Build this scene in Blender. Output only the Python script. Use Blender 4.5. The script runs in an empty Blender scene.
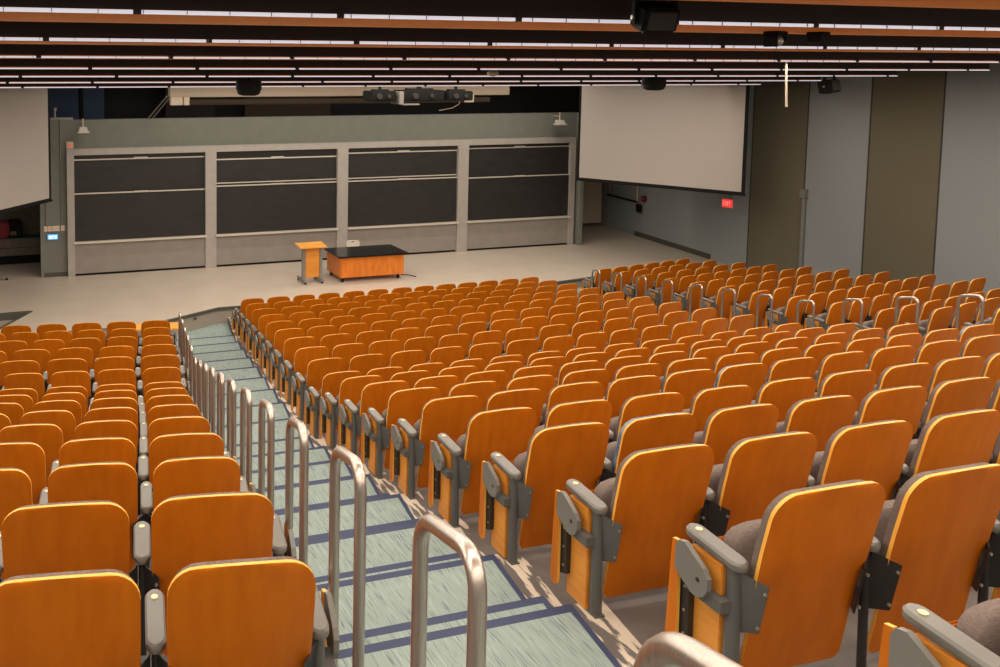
import bpy, bmesh, math, random
from mathutils import Vector, Matrix
random.seed(7)
S = bpy.context.scene
COL = S.collection
R = math.radians

# ------------------------------------------------------------------ camera
EYE = 5.9126
cam_d = bpy.data.cameras.new('camera'); cam = bpy.data.objects.new('camera', cam_d); COL.objects.link(cam)
yaw, pitch, roll = 0.2793, 0.0759, 0.0027
F = Vector((math.sin(yaw)*math.cos(pitch), math.cos(yaw)*math.cos(pitch), -math.sin(pitch)))
Rr = Vector((math.cos(yaw), -math.sin(yaw), 0)); Uu = Rr.cross(F)
Rx = math.cos(roll)*Rr + math.sin(roll)*Uu; Ux = -math.sin(roll)*Rr + math.cos(roll)*Uu
M = Matrix((Rx, Ux, -F)).transposed().to_4x4(); M.translation = Vector((0, 0, EYE))
cam.matrix_world = M
cam_d.sensor_width = 36; cam_d.lens = 30.6; cam_d.shift_x = 0.2516; cam_d.shift_y = -0.2028
cam_d.clip_start = 0.05; cam_d.clip_end = 100
S.camera = cam

# ------------------------------------------------------------------ world, exposure
w = bpy.data.worlds.new('world'); S.world = w; w.use_nodes = True
w.node_tree.nodes['Background'].inputs[0].default_value = (1.0, 0.86, 0.70, 1)
w.node_tree.nodes['Background'].inputs[1].default_value = 0.34
S.view_settings.view_transform = 'Standard'; S.view_settings.look = 'None'
S.view_settings.exposure = 0.0; S.view_settings.gamma = 1.0; S.view_settings.use_curve_mapping = False

# ceiling lamp rows: (row index, y, z)
SLAT = [(k, 5.726 + 1.93*k, 6.2593 - 0.1316*k) for k in range(-4, 7)]
SLAT_END = {3: 17.72, 4: 18.03, 5: 18.27, 6: 18.58}
LAMP_POWER = {k: (310 if k < 5 else 250) for k in range(-4, 7)}
for k, y, z in SLAT:
    ld = bpy.data.lights.new('ceiling_light_glow', 'AREA'); ld.shape = 'RECTANGLE'
    ld.size = SLAT_END.get(k, 20.6) + 6; ld.size_y = 0.12; ld.energy = LAMP_POWER[k]; ld.color = (1.0, 0.88, 0.74)
    lo = bpy.data.objects.new('ceiling_light_glow', ld); COL.objects.link(lo)
    lo.location = ((SLAT_END.get(k, 20.6) - 6)/2, y - 0.09, z - 0.03)
    l2 = bpy.data.lights.new('lamp_strip_glow', 'AREA'); l2.shape = 'RECTANGLE'; l2.size = SLAT_END.get(k, 20.6) + 6; l2.size_y = 0.04; l2.energy = 26; l2.color = (1.0, 0.88, 0.74)
    o2 = bpy.data.objects.new('lamp_strip_glow', l2); COL.objects.link(o2); o2.location = ((SLAT_END.get(k, 20.6) - 6)/2, y - 0.03, z + 0.02); o2.rotation_euler = (R(-90), 0, 0)
# lamp battens above the stage, hidden behind the last hanging panel
for i, (y, z, e) in enumerate(((18.7, 6.0, 290), (22.3, 6.3, 290))):
    l3 = bpy.data.lights.new('stage_batten_glow', 'AREA'); l3.shape = 'RECTANGLE'; l3.size = 14.0; l3.size_y = 0.25; l3.energy = e; l3.color = (1.0, 0.88, 0.74)
    o3 = bpy.data.objects.new('stage_batten_glow', l3); COL.objects.link(o3); o3.location = (9.9, y, z - .06)

# ------------------------------------------------------------------ materials
def mat(name, col, rough=0.5, metal=0.0, spec=0.5, emit=None, es=1.0, coat=0.0):
    m = bpy.data.materials.new(name); m.use_nodes = True
    b = m.node_tree.nodes['Principled BSDF']
    b.inputs['Base Color'].default_value = (*col, 1); b.inputs['Roughness'].default_value = rough
    b.inputs['Metallic'].default_value = metal; b.inputs['Specular IOR Level'].default_value = spec
    b.inputs['Coat Weight'].default_value = coat
    if emit: b.inputs['Emission Color'].default_value = (*emit, 1); b.inputs['Emission Strength'].default_value = es
    return m
def noisy(name, c0, c1, scale, stretch=(1, 1, 1), rough=0.5, metal=0.0, spec=0.5, lo=0.35, hi=0.65, detail=4, bump=0.0, coord='Object', objrand=0.0):
    m = mat(name, c0, rough, metal, spec); nt = m.node_tree; N = nt.nodes; L = nt.links
    b = N['Principled BSDF']
    tc = N.new('ShaderNodeTexCoord'); mp = N.new('ShaderNodeMapping'); mp.inputs['Scale'].default_value = stretch
    nz = N.new('ShaderNodeTexNoise'); nz.inputs['Scale'].default_value = scale; nz.inputs['Detail'].default_value = detail
    cr = N.new('ShaderNodeValToRGB'); e = cr.color_ramp.elements
    e[0].position = lo; e[0].color = (*c0, 1); e[1].position = hi; e[1].color = (*c1, 1)
    L.new(tc.outputs[coord], mp.inputs[0]); L.new(nz.outputs['Fac'], cr.inputs[0])
    if objrand:
        oi = N.new('ShaderNodeObjectInfo'); ad = N.new('ShaderNodeVectorMath'); ad.operation = 'SCALE'
        cb = N.new('ShaderNodeCombineXYZ')
        L.new(oi.outputs['Random'], cb.inputs[0]); L.new(oi.outputs['Random'], cb.inputs[2])
        L.new(cb.outputs[0], ad.inputs[0]); ad.inputs['Scale'].default_value = 37.0
        a2 = N.new('ShaderNodeVectorMath'); a2.operation = 'ADD'
        L.new(mp.outputs[0], a2.inputs[0]); L.new(ad.outputs[0], a2.inputs[1]); L.new(a2.outputs[0], nz.inputs['Vector'])
        hs = N.new('ShaderNodeHueSaturation')
        mr = N.new('ShaderNodeMapRange'); mr.inputs['To Min'].default_value = 1-objrand; mr.inputs['To Max'].default_value = 1+objrand
        L.new(oi.outputs['Random'], mr.inputs[0]); L.new(mr.outputs[0], hs.inputs['Value'])
        L.new(cr.outputs[0], hs.inputs['Color']); L.new(hs.outputs[0], b.inputs['Base Color'])
    else:
        L.new(mp.outputs[0], nz.inputs['Vector']); L.new(cr.outputs[0], b.inputs['Base Color'])
    if bump:
        bp = N.new('ShaderNodeBump'); bp.inputs['Strength'].default_value = bump; bp.inputs['Distance'].default_value = 0.01
        L.new(nz.outputs['Fac'], bp.inputs['Height']); L.new(bp.outputs[0], b.inputs['Normal'])
    return m

WOOD = noisy('orange_plywood', (0.52, 0.132, 0.0015), (0.58, 0.158, 0.003), 3, (6, 6, 0.8), 0.42, spec=0.3, objrand=0.08)
PLY = mat('plywood_edge', (0.95, 0.48, 0.07), 0.4)
FABRIC = noisy('grey_brown_fabric', (0.155, 0.12, 0.105), (0.215, 0.17, 0.15), 60, (1, 1, 6), 0.9, spec=0.2)
FABRIC_BLUE = noisy('pale_blue_fabric', (0.06, 0.16, 0.32), (0.30, 0.38, 0.38), 9, (1, 1, 1), 0.9, spec=0.2)
ARM = mat('grey_armrest_plastic', (0.18, 0.175, 0.16), 0.34)
STEEL = mat('dark_grey_painted_steel', (0.105, 0.105, 0.098), 0.42)
BLACKST = mat('black_painted_steel', (0.025, 0.024, 0.024), 0.45)
SCREW = mat('bright_screw', (0.55, 0.52, 0.45), 0.3, 0.8)
DISC = mat('cream_number_disc', (0.75, 0.66, 0.40), 0.4)
TUBE = noisy('brushed_stainless_tube', (0.56, 0.49, 0.44), (0.66, 0.59, 0.53), 30, (8, 8, 0.4), 0.36, 1.0)
TEAL_T = None
def carpet():
    m = mat('teal_striped_carpet', (0.3, 0.4, 0.38), 0.95, spec=0.1); nt = m.node_tree; N = nt.nodes; L = nt.links
    b = N['Principled BSDF']; tc = N.new('ShaderNodeTexCoord')
    def layer(sc, st, lo, hi):
        mp = N.new('ShaderNodeMapping'); mp.inputs['Scale'].default_value = st; mp.inputs['Rotation'].default_value = (0, 0, 0)
        nz = N.new('ShaderNodeTexNoise'); nz.inputs['Scale'].default_value = sc; nz.inputs['Detail'].default_value = 1
        cr = N.new('ShaderNodeValToRGB'); cr.color_ramp.elements[0].position = lo; cr.color_ramp.elements[1].position = hi
        L.new(tc.outputs['Object'], mp.inputs[0]); L.new(mp.outputs[0], nz.inputs['Vector']); L.new(nz.outputs['Fac'], cr.inputs[0])
        return cr.outputs[0]
    a = layer(1.0, (170, 6, 1), 0.61, 0.69); c = layer(1.0, (95, 5, 1), 0.55, 0.68)
    m1 = N.new('ShaderNodeMix'); m1.data_type = 'RGBA'; m1.inputs[6].default_value = (0.27, 0.345, 0.325, 1); m1.inputs[7].default_value = (0.34, 0.415, 0.39, 1)
    L.new(c, m1.inputs[0])
    m2 = N.new('ShaderNodeMix'); m2.data_type = 'RGBA'; m2.inputs[7].default_value = (0.12, 0.16, 0.17, 1)
    L.new(a, m2.inputs[0]); L.new(m1.outputs[2], m2.inputs[6]); L.new(m2.outputs[2], b.inputs['Base Color'])
    return m
CARPET = carpet()
NOSING = mat('navy_rubber_nosing', (0.03, 0.045, 0.105), 0.7)
FLOORG = noisy('worn_grey_floor_paint', (0.115, 0.103, 0.095), (0.145, 0.13, 0.12), 6, (1, 1, 1), 0.8)
WORN = noisy('flaking_floor_paint', (0.125, 0.112, 0.10), (0.60, 0.53, 0.43), 4.5, (4.0, 0.8, 1), 0.85, lo=0.51, hi=0.55, detail=6)
STAGE = noisy('beige_stage_vinyl', (0.53, 0.46, 0.385), (0.57, 0.50, 0.415), 1.2, (1, 1, 1), 0.34, spec=0.4)
CURB = mat('beige_painted_curb', (0.33, 0.29, 0.235), 0.7)
EDGE = mat('dark_green_stage_edge', (0.07, 0.07, 0.055), 0.6)
WALLG = noisy('grey_green_wall_paint', (0.175, 0.185, 0.16), (0.19, 0.20, 0.175), 3, (1, 1, 1), 0.8)
WALLB = noisy('pale_blue_grey_wall_panel', (0.25, 0.27, 0.275), (0.28, 0.30, 0.305), 90, (1, 1, 1), 0.9)
WALLO = noisy('olive_brown_wall_panel', (0.105, 0.093, 0.058), (0.165, 0.148, 0.10), 110, (1, 1, 1), 0.9)
SEAM = mat('dark_panel_seam', (0.04, 0.035, 0.03), 0.8)
FRAME = noisy('pale_metal_board_frame', (0.38, 0.355, 0.325), (0.42, 0.39, 0.36), 4, (1, 1, 1), 0.45)
APRON = noisy('beige_grey_apron_panel', (0.26, 0.24, 0.22), (0.29, 0.265, 0.24), 3, (1, 1, 1), 0.6)
SLATE = noisy('dusty_blackboard', (0.013, 0.012, 0.012), (0.024, 0.022, 0.022), 2.2, (1, 1, 2.5), 0.55, lo=0.3, hi=0.8, detail=6)
RAILM = mat('aluminium_board_rail', (0.72, 0.67, 0.58), 0.35, 0.3)
SCREEN = mat('matte_white_screen_cloth', (0.40, 0.365, 0.335), 0.9)
BLACK = mat('matte_black', (0.007, 0.007, 0.007), 0.85, spec=0.2)
DARKV = mat('dark_stage_void_paint', (0.018, 0.016, 0.016), 0.9)
BLUED = mat('dark_blue_curtain', (0.045, 0.075, 0.14), 0.9)
BROWND = mat('dark_brown_panel', (0.05, 0.035, 0.022), 0.9)
CWOOD = noisy('ceiling_wood', (0.86, 0.27, 0.035), (0.96, 0.34, 0.055), 3, (0.6, 9, 1), 0.75, spec=0.15)
FASCIA = mat('dark_brown_ceiling_fascia', (0.035, 0.020, 0.018), 0.8)
LAMP = mat('fluorescent_lamp_face', (0.9, 0.9, 0.9), 0.4, emit=(0.82, 0.86, 1.0), es=0.55)
LOUVER = mat('lamp_louvre_blade', (0.35, 0.35, 0.38), 0.4, 0.6)
BEIGE = mat('beige_enamel', (0.52, 0.43, 0.32), 0.5)
CREAM = mat('cream_plastic', (0.72, 0.60, 0.48), 0.5)
DESKW = noisy('desk_orange_wood', (0.62, 0.16, 0.012), (0.74, 0.23, 0.025), 3, (4, 4, 1), 0.4)
LECT = noisy('lectern_honey_wood', (0.80, 0.36, 0.06), (0.88, 0.42, 0.09), 4, (1, 1, 5), 0.4)
DESKTOP = mat('black_epoxy_worktop', (0.012, 0.012, 0.013), 0.22, spec=0.6)
GREYM = mat('grey_metal', (0.30, 0.29, 0.27), 0.4, 0.5)
WHITEP = mat('off_white_plastic', (0.62, 0.57, 0.51), 0.5)
RED = mat('red_sign_face', (0.8, 0.02, 0.02), 0.4, emit=(1.0, 0.06, 0.05), es=0.7)
REDLET = mat('pale_sign_letters', (0.9, 0.45, 0.4), 0.4, emit=(1.0, 0.35, 0.3), es=0.55)
SCRBLUE = mat('touch_panel_blue', (0.1, 0.35, 0.7), 0.3, emit=(0.10, 0.36, 0.75), es=0.9)
SCRPALE = mat('touch_panel_pale', (0.7, 0.9, 0.9), 0.3, emit=(0.62, 0.86, 0.85), es=0.9)
DRED = mat('dark_red_cloth', (0.16, 0.015, 0.02), 0.8)
CONC = noisy('dark_masonry', (0.10, 0.085, 0.065), (0.13, 0.11, 0.085), 5, (1, 1, 1), 0.9)
TABLEW = mat('table_honey_laminate', (0.86, 0.42, 0.09), 0.4)

# ------------------------------------------------------------------ mesh helpers
class MB:
    def __init__(s): s.v = []; s.f = []; s.m = []
    def quad(s, pts, m=0):
        n = len(s.v); s.v += [tuple(p) for p in pts]; s.f.append(tuple(range(n, n+len(pts)))); s.m.append(m); return s
    def box(s, a, b, m=0, T=None):
        x0, y0, z0 = a; x1, y1, z1 = b
        P = [(x0,y0,z0),(x1,y0,z0),(x1,y1,z0),(x0,y1,z0),(x0,y0,z1),(x1,y0,z1),(x1,y1,z1),(x0,y1,z1)]
        if T is not None: P = [tuple(T @ Vector(p)) for p in P]
        n = len(s.v); s.v += P
        for q in ((0,3,2,1),(4,5,6,7),(0,1,5,4),(1,2,6,5),(2,3,7,6),(3,0,4,7)):
            s.f.append(tuple(n+i for i in q)); s.m.append(m)
        return s
    def cbox(s, a, b, c=0.006, m=0, T=None):
        """box with chamfered edges"""
        bm = bmesh.new(); bmesh.ops.create_cube(bm, size=1)
        sx, sy, sz = (b[i]-a[i] for i in range(3)); 
        for v in bm.verts: v.co = Vector(((a[0]+b[0])/2+v.co.x*sx, (a[1]+b[1])/2+v.co.y*sy, (a[2]+b[2])/2+v.co.z*sz))
        bmesh.ops.bevel(bm, geom=bm.edges[:], offset=min(c, sx*.45, sy*.45, sz*.45), segments=2, affect='EDGES')
        n = len(s.v); bm.verts.ensure_lookup_table()
        for v in bm.verts: s.v.append(tuple(T @ v.co) if T is not None else tuple(v.co))
        for f in bm.faces: s.f.append(tuple(n+v.index for v in f.verts)); s.m.append(m)
        bm.free(); return s
    def prism(s, pts, off, m=0, me=None):
        """polygon pts (3D) extruded by vector off; closed"""
        n = len(s.v); k = len(pts); off = Vector(off)
        s.v += [tuple(p) for p in pts] + [tuple(Vector(p)+off) for p in pts]
        s.f.append(tuple(range(n+k-1, n-1, -1))); s.m.append(m); s.f.append(tuple(range(n+k, n+2*k))); s.m.append(m)
        for i in range(k):
            j = (i+1) % k; s.f.append((n+i, n+j, n+k+j, n+k+i)); s.m.append(m if me is None else me)
        return s
    def tube(s, path, r, seg=10, m=0, cap=True):
        P = [Vector(p) for p in path]; n0 = len(s.v); prev = None
        for i, p in enumerate(P):
            t = (P[min(i+1, len(P)-1)] - P[max(i-1, 0)]).normalized()
            if prev is None:
                a = Vector((0, 0, 1)) if abs(t.z) < .9 else Vector((1, 0, 0)); u = t.cross(a).normalized()
            else: u = (prev - t*prev.dot(t)).normalized()
            prev = u; v = t.cross(u); rr = r[i] if isinstance(r, (list, tuple)) else r
            for k in range(seg):
                an = 2*math.pi*k/seg; s.v.append(tuple(p + (u*math.cos(an)+v*math.sin(an))*rr))
        for i in range(len(P)-1):
            for k in range(seg):
                a = n0+i*seg+k; b = n0+i*seg+(k+1) % seg
                s.f.append((a, b, b+seg, a+seg)); s.m.append(m)
        if cap:
            s.f.append(tuple(n0+k for k in range(seg-1, -1, -1))); s.m.append(m)
            e = n0+(len(P)-1)*seg; s.f.append(tuple(e+k for k in range(seg))); s.m.append(m)
        return s
    def cyl(s, a, b, r, seg=14, m=0): return s.tube([a, b], r, seg, m)
    def blob(s, c, h, e=0.5, nu=14, nv=8, m=0, T=None):
        """superellipsoid cushion: centre c, half sizes h, exponent e (small = boxier)"""
        def p(x, q): return math.copysign(abs(x)**q, x)
        n0 = len(s.v)
        for j in range(nv+1):
            ph = -math.pi/2 + math.pi*j/nv
            for i in range(nu):
                th = 2*math.pi*i/nu
                v = Vector((c[0]+h[0]*p(math.cos(ph), e)*p(math.cos(th), e), c[1]+h[1]*p(math.cos(ph), e)*p(math.sin(th), e), c[2]+h[2]*p(math.sin(ph), e)))
                s.v.append(tuple(T @ v) if T is not None else tuple(v))
        for j in range(nv):
            for i in range(nu):
                a = n0+j*nu+i; b = n0+j*nu+(i+1) % nu
                s.f.append((a, b, b+nu, a+nu)); s.m.append(m)
        return s
    def mesh(s, name, mats, smooth=False):
        me = bpy.data.meshes.new(name); me.from_pydata(s.v, [], s.f)
        for mm in (mats if isinstance(mats, (list, tuple)) else [mats]): me.materials.append(mm)
        me.polygons.foreach_set('material_index', s.m)
        bm = bmesh.new(); bm.from_mesh(me); bmesh.ops.remove_doubles(bm, verts=bm.verts, dist=1e-5)
        bmesh.ops.dissolve_degenerate(bm, edges=bm.edges, dist=1e-6)
        bmesh.ops.recalc_face_normals(bm, faces=bm.faces); bm.to_mesh(me); bm.free()
        if smooth:
            me.polygons.foreach_set('use_smooth', [True]*len(me.polygons)); me.set_sharp_from_angle(angle=R(38))
        me.update(); return me
    def build(s, name, mats, parent=None, smooth=False, loc=None):
        o = bpy.data.objects.new(name, s.mesh(name, mats, smooth)); COL.objects.link(o)
        if parent: o.parent = parent
        if loc: o.location = loc
        return o
def tag(o, label=None, cat=None, group=None, kind=None):
    if label: o['label'] = label
    if cat: o['category'] = cat
    if group: o['group'] = group
    if kind: o['kind'] = kind
    return o
def struct(mb, name, mats, label=None, smooth=False):
    o = mb.build(name, mats, smooth=smooth); o['kind'] = 'structure'
    if label: o['label'] = label
    return o
def thing(name, label, cat, loc=(0, 0, 0), rz=0, group=None):
    o = bpy.data.objects.new(name, None); o.empty_display_size = 0.2; COL.objects.link(o)
    o.location = loc; o.rotation_euler = (0, 0, rz); tag(o, label, cat, group); return o
def copy_tree(o, parent=None):
    c = o.copy(); COL.objects.link(c)
    if parent: c.parent = parent
    for ch in o.children: copy_tree(ch, c)
    return c
ORD = ['first', 'second', 'third', 'fourth', 'fifth', 'sixth', 'seventh', 'eighth', 'ninth', 'tenth', 'eleventh', 'twelfth', 'thirteenth',
       'fourteenth', 'fifteenth', 'sixteenth', 'seventeenth', 'eighteenth', 'nineteenth', 'twentieth', 'twenty-first']

# ------------------------------------------------------------------ hall layout
SP = 0.93; Y1 = 18.508; X1 = 5.035; SK = 0.1488      # seat row spacing, first row, left edge of the middle block and its slant
G, St = 0.1528, 0.2896                                # rise per row: gentle front part, steep back part
ZF0 = -0.24                                           # floor under the first row (stage floor is z = 0)
def lev(k, br=9): return ZF0 + min(k, br)*G + max(0, k-br)*St
def yrow(k): return Y1 - SP*k
def xedge(y): return X1 + SK*(y-Y1)                   # left edge of the middle block
NR = 20; NS = 13; PITCH = 0.61
WX = lambda y: 21.27 + 0.1094*(y-24.74)               # right wall line
RAILX = lambda y: 0.685 + 0.156*y
HOOPX = lambda y: 12.75 + 0.146*(y-8.3)

# ---- stage floor with the sunken ramp at its left
ST = MB()
e = [(-6, 19.9), (-3, 19.6)]
poly = [(-8, 18.9), (2.6, 18.75), (3.82, 19.29), (4.93, 19.84), (14.57, 19.80), (20.1, 20.66), (20.45, 20.2), (22.5, 20.2), (24, 28.5), (-8, 28.5)]
# cut as strips around the ramp opening (x -8..0.45, y 19.6..20.7)
ST.quad([(-8, 20.72, 0), (0.47, 20.72, 0), (4.93, 20.72, 0), (14.57, 20.72, 0), (20.08, 20.72, 0), (24, 20.72, 0), (24, 28.5, 0), (-8, 28.5, 0)])
ST.quad([(-0.24, 19.55, 0), (4.35, 19.55, 0), (4.93, 19.84, 0), (14.57, 19.80, 0), (20.1, 20.66, 0), (20.08, 20.72, 0), (14.57, 20.72, 0), (4.93, 20.72, 0), (0.47, 20.72, 0)])
ST.quad([(20.1, 20.66, 0), (20.45, 20.2, 0), (24, 20.2, 0), (24, 20.72, 0), (20.08, 20.72, 0)])
ST.quad([(-8, 18.9, 0), (2.6, 18.75, 0), (3.82, 19.29, 0), (4.35, 19.55, 0), (-0.24, 19.55, 0), (-8, 19.55, 0)])
struct(ST, 'floor', STAGE, 'beige vinyl stage floor')
RP = MB().quad([(-8, 19.55, -0.16), (-0.24, 19.55, -0.16), (0.47, 20.72, -0.16), (-8, 20.72, -0.16)])
RP.quad([(-0.24, 19.55, 0), (0.47, 20.72, 0), (0.47, 20.72, -0.16), (-0.24, 19.55, -0.16)], 1)
RP.quad([(-8, 20.72, 0), (0.47, 20.72, 0), (0.47, 20.72, -0.16), (-8, 20.72, -0.16)], 1)
RP.quad([(-8, 19.55, 0), (-0.24, 19.55, 0), (-0.24, 19.55, -0.16), (-8, 19.55, -0.16)], 1)
RP.box((-8, 20.0, -0.16), (0.05, 20.22, -0.10), 0)
struct(RP, 'floor', [CURB, EDGE], 'sunken ramp opening in the stage floor')
TR = MB()
for a, b in (((-8, 20.76), (0.53, 20.76)), ((0.53, 20.76), (-0.24, 19.5))):
    d = (Vector(b)-Vector(a)).normalized(); nn = Vector((-d.y, d.x))*0.035
    TR.prism([(a[0]-nn.x, a[1]-nn.y, 0.0), (b[0]-nn.x, b[1]-nn.y, 0.0), (b[0]+nn.x, b[1]+nn.y, 0.0), (a[0]+nn.x, a[1]+nn.y, 0.0)], (0, 0, 0.012))
struct(TR, 'trim_1', EDGE, 'dark edging around the sunken ramp')
# ---- stage front curb
CB = MB(); NOS = MB()
line = [(-8, 18.9), (2.6, 18.75), (3.82, 19.29), (4.93, 19.84), (14.57, 19.80), (20.1, 20.66), (20.45, 20.2), (22.5, 20.2)]
for a, b in zip(line, line[1:]):
    CB.quad([(a[0], a[1], -0.5), (b[0], b[1], -0.5), (b[0], b[1], 0), (a[0], a[1], 0)])
    NOS.prism([(a[0], a[1]-.03, -0.05), (b[0], b[1]-.03, -0.05), (b[0], b[1]+.05, -0.05), (a[0], a[1]+.05, -0.05)], (0, 0, 0.058))
struct(CB, 'wall_stage_front', CURB, 'low beige front of the stage'); struct(NOS, 'trim_2', EDGE, 'dark edging along the stage front')
o = MB().cbox((-0.05, -0.012, -0.03), (0.05, 0.0, 0.03), 0.004).box((-0.03, -0.016, -0.018), (0.03, -0.011, 0.018), 1).build('power_outlet', [GREYM, BLACK])
o.location = (4.28, 19.50, -0.11); o.rotation_euler.z = R(26.5); tag(o, 'small dark power outlet set in the low stage front at the foot of the stairs', 'outlet')

# ---- terraces under the three blocks
def terrace(name, rows, fn, label, strip=None):
    mb = MB()
    for k in rows:
        P0, P1, P2, P3, z = fn(k)          # front-left, front-right, back-right, back-left at height z
        if strip:
            t = strip; A = Vector(P0).lerp(Vector(P1), t); D_ = Vector(P3).lerp(Vector(P2), t)
            mb.quad([(*P0, z), (*A, z), (*D_, z), (*P3, z)], 1); mb.quad([(*A, z), (*P1, z), (*P2, z), (*D_, z)], 0)
        else: mb.quad([(*P0, z), (*P1, z), (*P2, z), (*P3, z)], 0)
        zb = z - 0.32
        mb.quad([(*P0, zb), (*P1, zb), (*P1, z), (*P0, z)], 0)
        mb.quad([(*P0, zb), (*P3, zb), (*P3, z), (*P0, z)], 0); mb.quad([(*P1, zb), (*P2, zb), (*P2, z), (*P1, z)], 0)
    return struct(mb, name, [FLOORG, WORN], label)
FE = -0.085
def mid(k):
    ya, yb = yrow(k)+FE, yrow(k+1)+FE
    xa, xb = xedge(ya)-0.06, xedge(yb)-0.06; W = NS*PITCH+0.12
    if k == 0: ya = 19.8; xa = xedge(ya)-.06
    return (xa, ya), (xa+W, ya), (xb+W, yb), (xb, yb), lev(k)
terrace('floor', range(NR), mid, 'stepped grey floor under the middle block', 0.022)
# left block frame: origin of seat row j at its stair end seat
LA = math.atan(0.15); ld_ = Vector((math.sin(LA), math.cos(LA))); lr_ = Vector((math.cos(LA), -math.sin(LA)))
LPITCH = [.645, .575, .597, .65, .668, .605, .594, .57, .56, .555, .57, .59, .57, .635, .565]
def lseat(j, c):   # centre of seat c (0 = next to the stairs) in left row j
    o_ = Vector((2.717-0.1408*j, 15.945-0.9385*j+.09*math.sin(math.pi*min(max(j, 0), 14)/14)-(.022 if j == 14 else 0))); return o_ - lr_*(LPITCH[min(j, 14)]*c)
def left(k):
    j = k-3; o_ = lseat(j, 0)+lr_*0.40+ld_*FE; q_ = lseat(j+1, 0)+lr_*0.40+ld_*FE; wv = lr_*-7.5
    return tuple(o_+wv), tuple(o_), tuple(q_), tuple(q_+wv), lev(k)
terrace('floor', range(3, NR), left, 'stepped grey floor under the left block')
z3 = lev(2)
o_ = lseat(0, 0)+lr_*.4
struct(MB().quad([(-8, 18.95, z3), (2.6, 18.76, z3), (*o_, z3), (*(o_-lr_*10), z3)]), 'floor', FLOORG, 'grey floor in front of the left block')
# right block
RA = math.atan(0.1434); rd_ = Vector((-math.sin(RA), math.cos(RA))); rr_ = Vector((math.cos(RA), math.sin(RA)))
def rrow(k):            # first seat, last seat and seat count of a right block row
    yf = 18.79 - SP*k; xf = 13.53 + 0.155*(yf-0.30-9.13); xl = 17.87 + 0.015*k; n = max(2, round((xl-xf)/0.61)+1)
    return Vector((xf, yf)), Vector((xl, yf+(xl-xf)*0.137)), n
def rseat(k, c):
    a, b, n = rrow(k); return a.lerp(b, c/(n-1))
RBR = 9
def right(k):
    a, b, n = rrow(k); a2, b2, n2 = rrow(k+1); v = (b-a).normalized(); v2 = (b2-a2).normalized()
    p0 = a-v*.42+rd_*FE; q0 = a2-v2*.42+rd_*FE
    return tuple(p0), tuple(p0+v*6.9), tuple(q0+v2*6.9), tuple(q0), lev(k, RBR)
terrace('floor', range(0, NR), right, 'stepped grey floor under the right block')

# ---- carpeted aisle stairs
def stairs(xl, xr, k0, k1, br, label, dy=0.0):
    mb = MB()
    def tread(ya, yb, z):      # far edge ya (towards the stage), near edge yb
        xa0, xa1, xb0, xb1 = xl(ya), xr(ya), xl(yb), xr(yb)
        n = 0.055
        xn0, xn1 = xl(ya-n), xr(ya-n)
        mb.quad([(xa0, ya, z), (xa1, ya, z), (xn1, ya-n, z), (xn0, ya-n, z)], 1)
        mb.quad([(xn0, ya-n, z), (xn1-.035, ya-n, z), (xb1-.035, yb, z), (xb0, yb, z)], 0)
        mb.quad([(xn1-.035, ya-n, z), (xn1, ya-n, z), (xb1, yb, z), (xb1-.035, yb, z)], 1)
        mb.quad([(xa0, ya, z), (xa1, ya, z), (xa1, ya, z-.30), (xa0, ya, z-.30)], 0)
        mb.quad([(xa0, ya+.001, z), (xa1, ya+.001, z), (xa1, ya+.001, z-.04), (xa0, ya+.001, z-.04)], 1)
        mb.quad([(xa1, ya, z), (xb1, yb, z), (xb1, yb, z-.30), (xa1, ya, z-.30)], 0)
        mb.quad([(xa0, ya, z), (xb0, yb, z), (xb0, yb, z-.30), (xa0, ya, z-.30)], 0)
    for k in range(k0, k1):
        ya = yrow(k)+FE+dy; yb = yrow(k+1)+FE+dy
        if k+1 > br: yb_ = yb+0.29; tread(ya, yb_, lev(k, br)+.004); tread(yb_, yb, lev(k, br)+St/2+.004)
        else: tread(ya, yb, lev(k, br)+.004)
    return struct(mb, 'floor', [CARPET, NOSING], label)
stairs(lambda y: RAILX(y)-.10, lambda y: xedge(y)-.062, 0, NR, 9, 'pale teal carpeted stairs with navy nosings')
# low landing at the foot of the stairs
yl = yrow(0)+FE; ZL = ZF0-G
struct(MB().quad([(2.0, 19.4, ZL), (5.3, 19.4, ZL), (5.3, 19.9, ZL), (2.0, 19.9, ZL)])
       .quad([(RAILX(yl)-.1, yl, ZL), (xedge(yl)-.062, yl, ZL), (xedge(19.4)-.062, 19.4, ZL), (2.0, 19.4, ZL)]), 'floor', CARPET, 'pale teal carpet landing below the stage')
WR = NS*PITCH+.12
stairs(lambda y: xedge(y)-.06+WR+.003, lambda y: HOOPX(y)+.12, 0, NR, 9, 'carpeted stairs of the right aisle')
struct(MB().quad([(xedge(yrow(0))+8, yrow(0)+FE, ZF0), (22, yrow(0)+FE, ZF0), (22, 21.2, ZF0), (xedge(yrow(0))+8, 19.9, ZF0)]), 'floor', CARPET, 'carpet landing of the right aisle')

# ---- walls
D = 24.073
fw = MB()
fw.box((0.89, D, 0), (18.36, D+0.30, 4.40))
struct(fw, 'wall_front', WALLG, 'grey green wall behind the blackboards')
struct(MB().box((0.98, D-.015, 0), (1.62, D-.001, 0.12)), 'baseboard_front', EDGE)
struct(MB().quad([(-8, 27.6, 0), (24, 27.6, 0), (24, 27.6, 8), (-8, 27.6, 8)]), 'wall_back_of_stage', DARKV, 'dark wall behind the stage')
struct(MB().quad([(-8, -3, -1), (-8, 27.6, -1), (-8, 27.6, 8), (-8, -3, 8)]), 'wall_left', WALLG)
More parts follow.
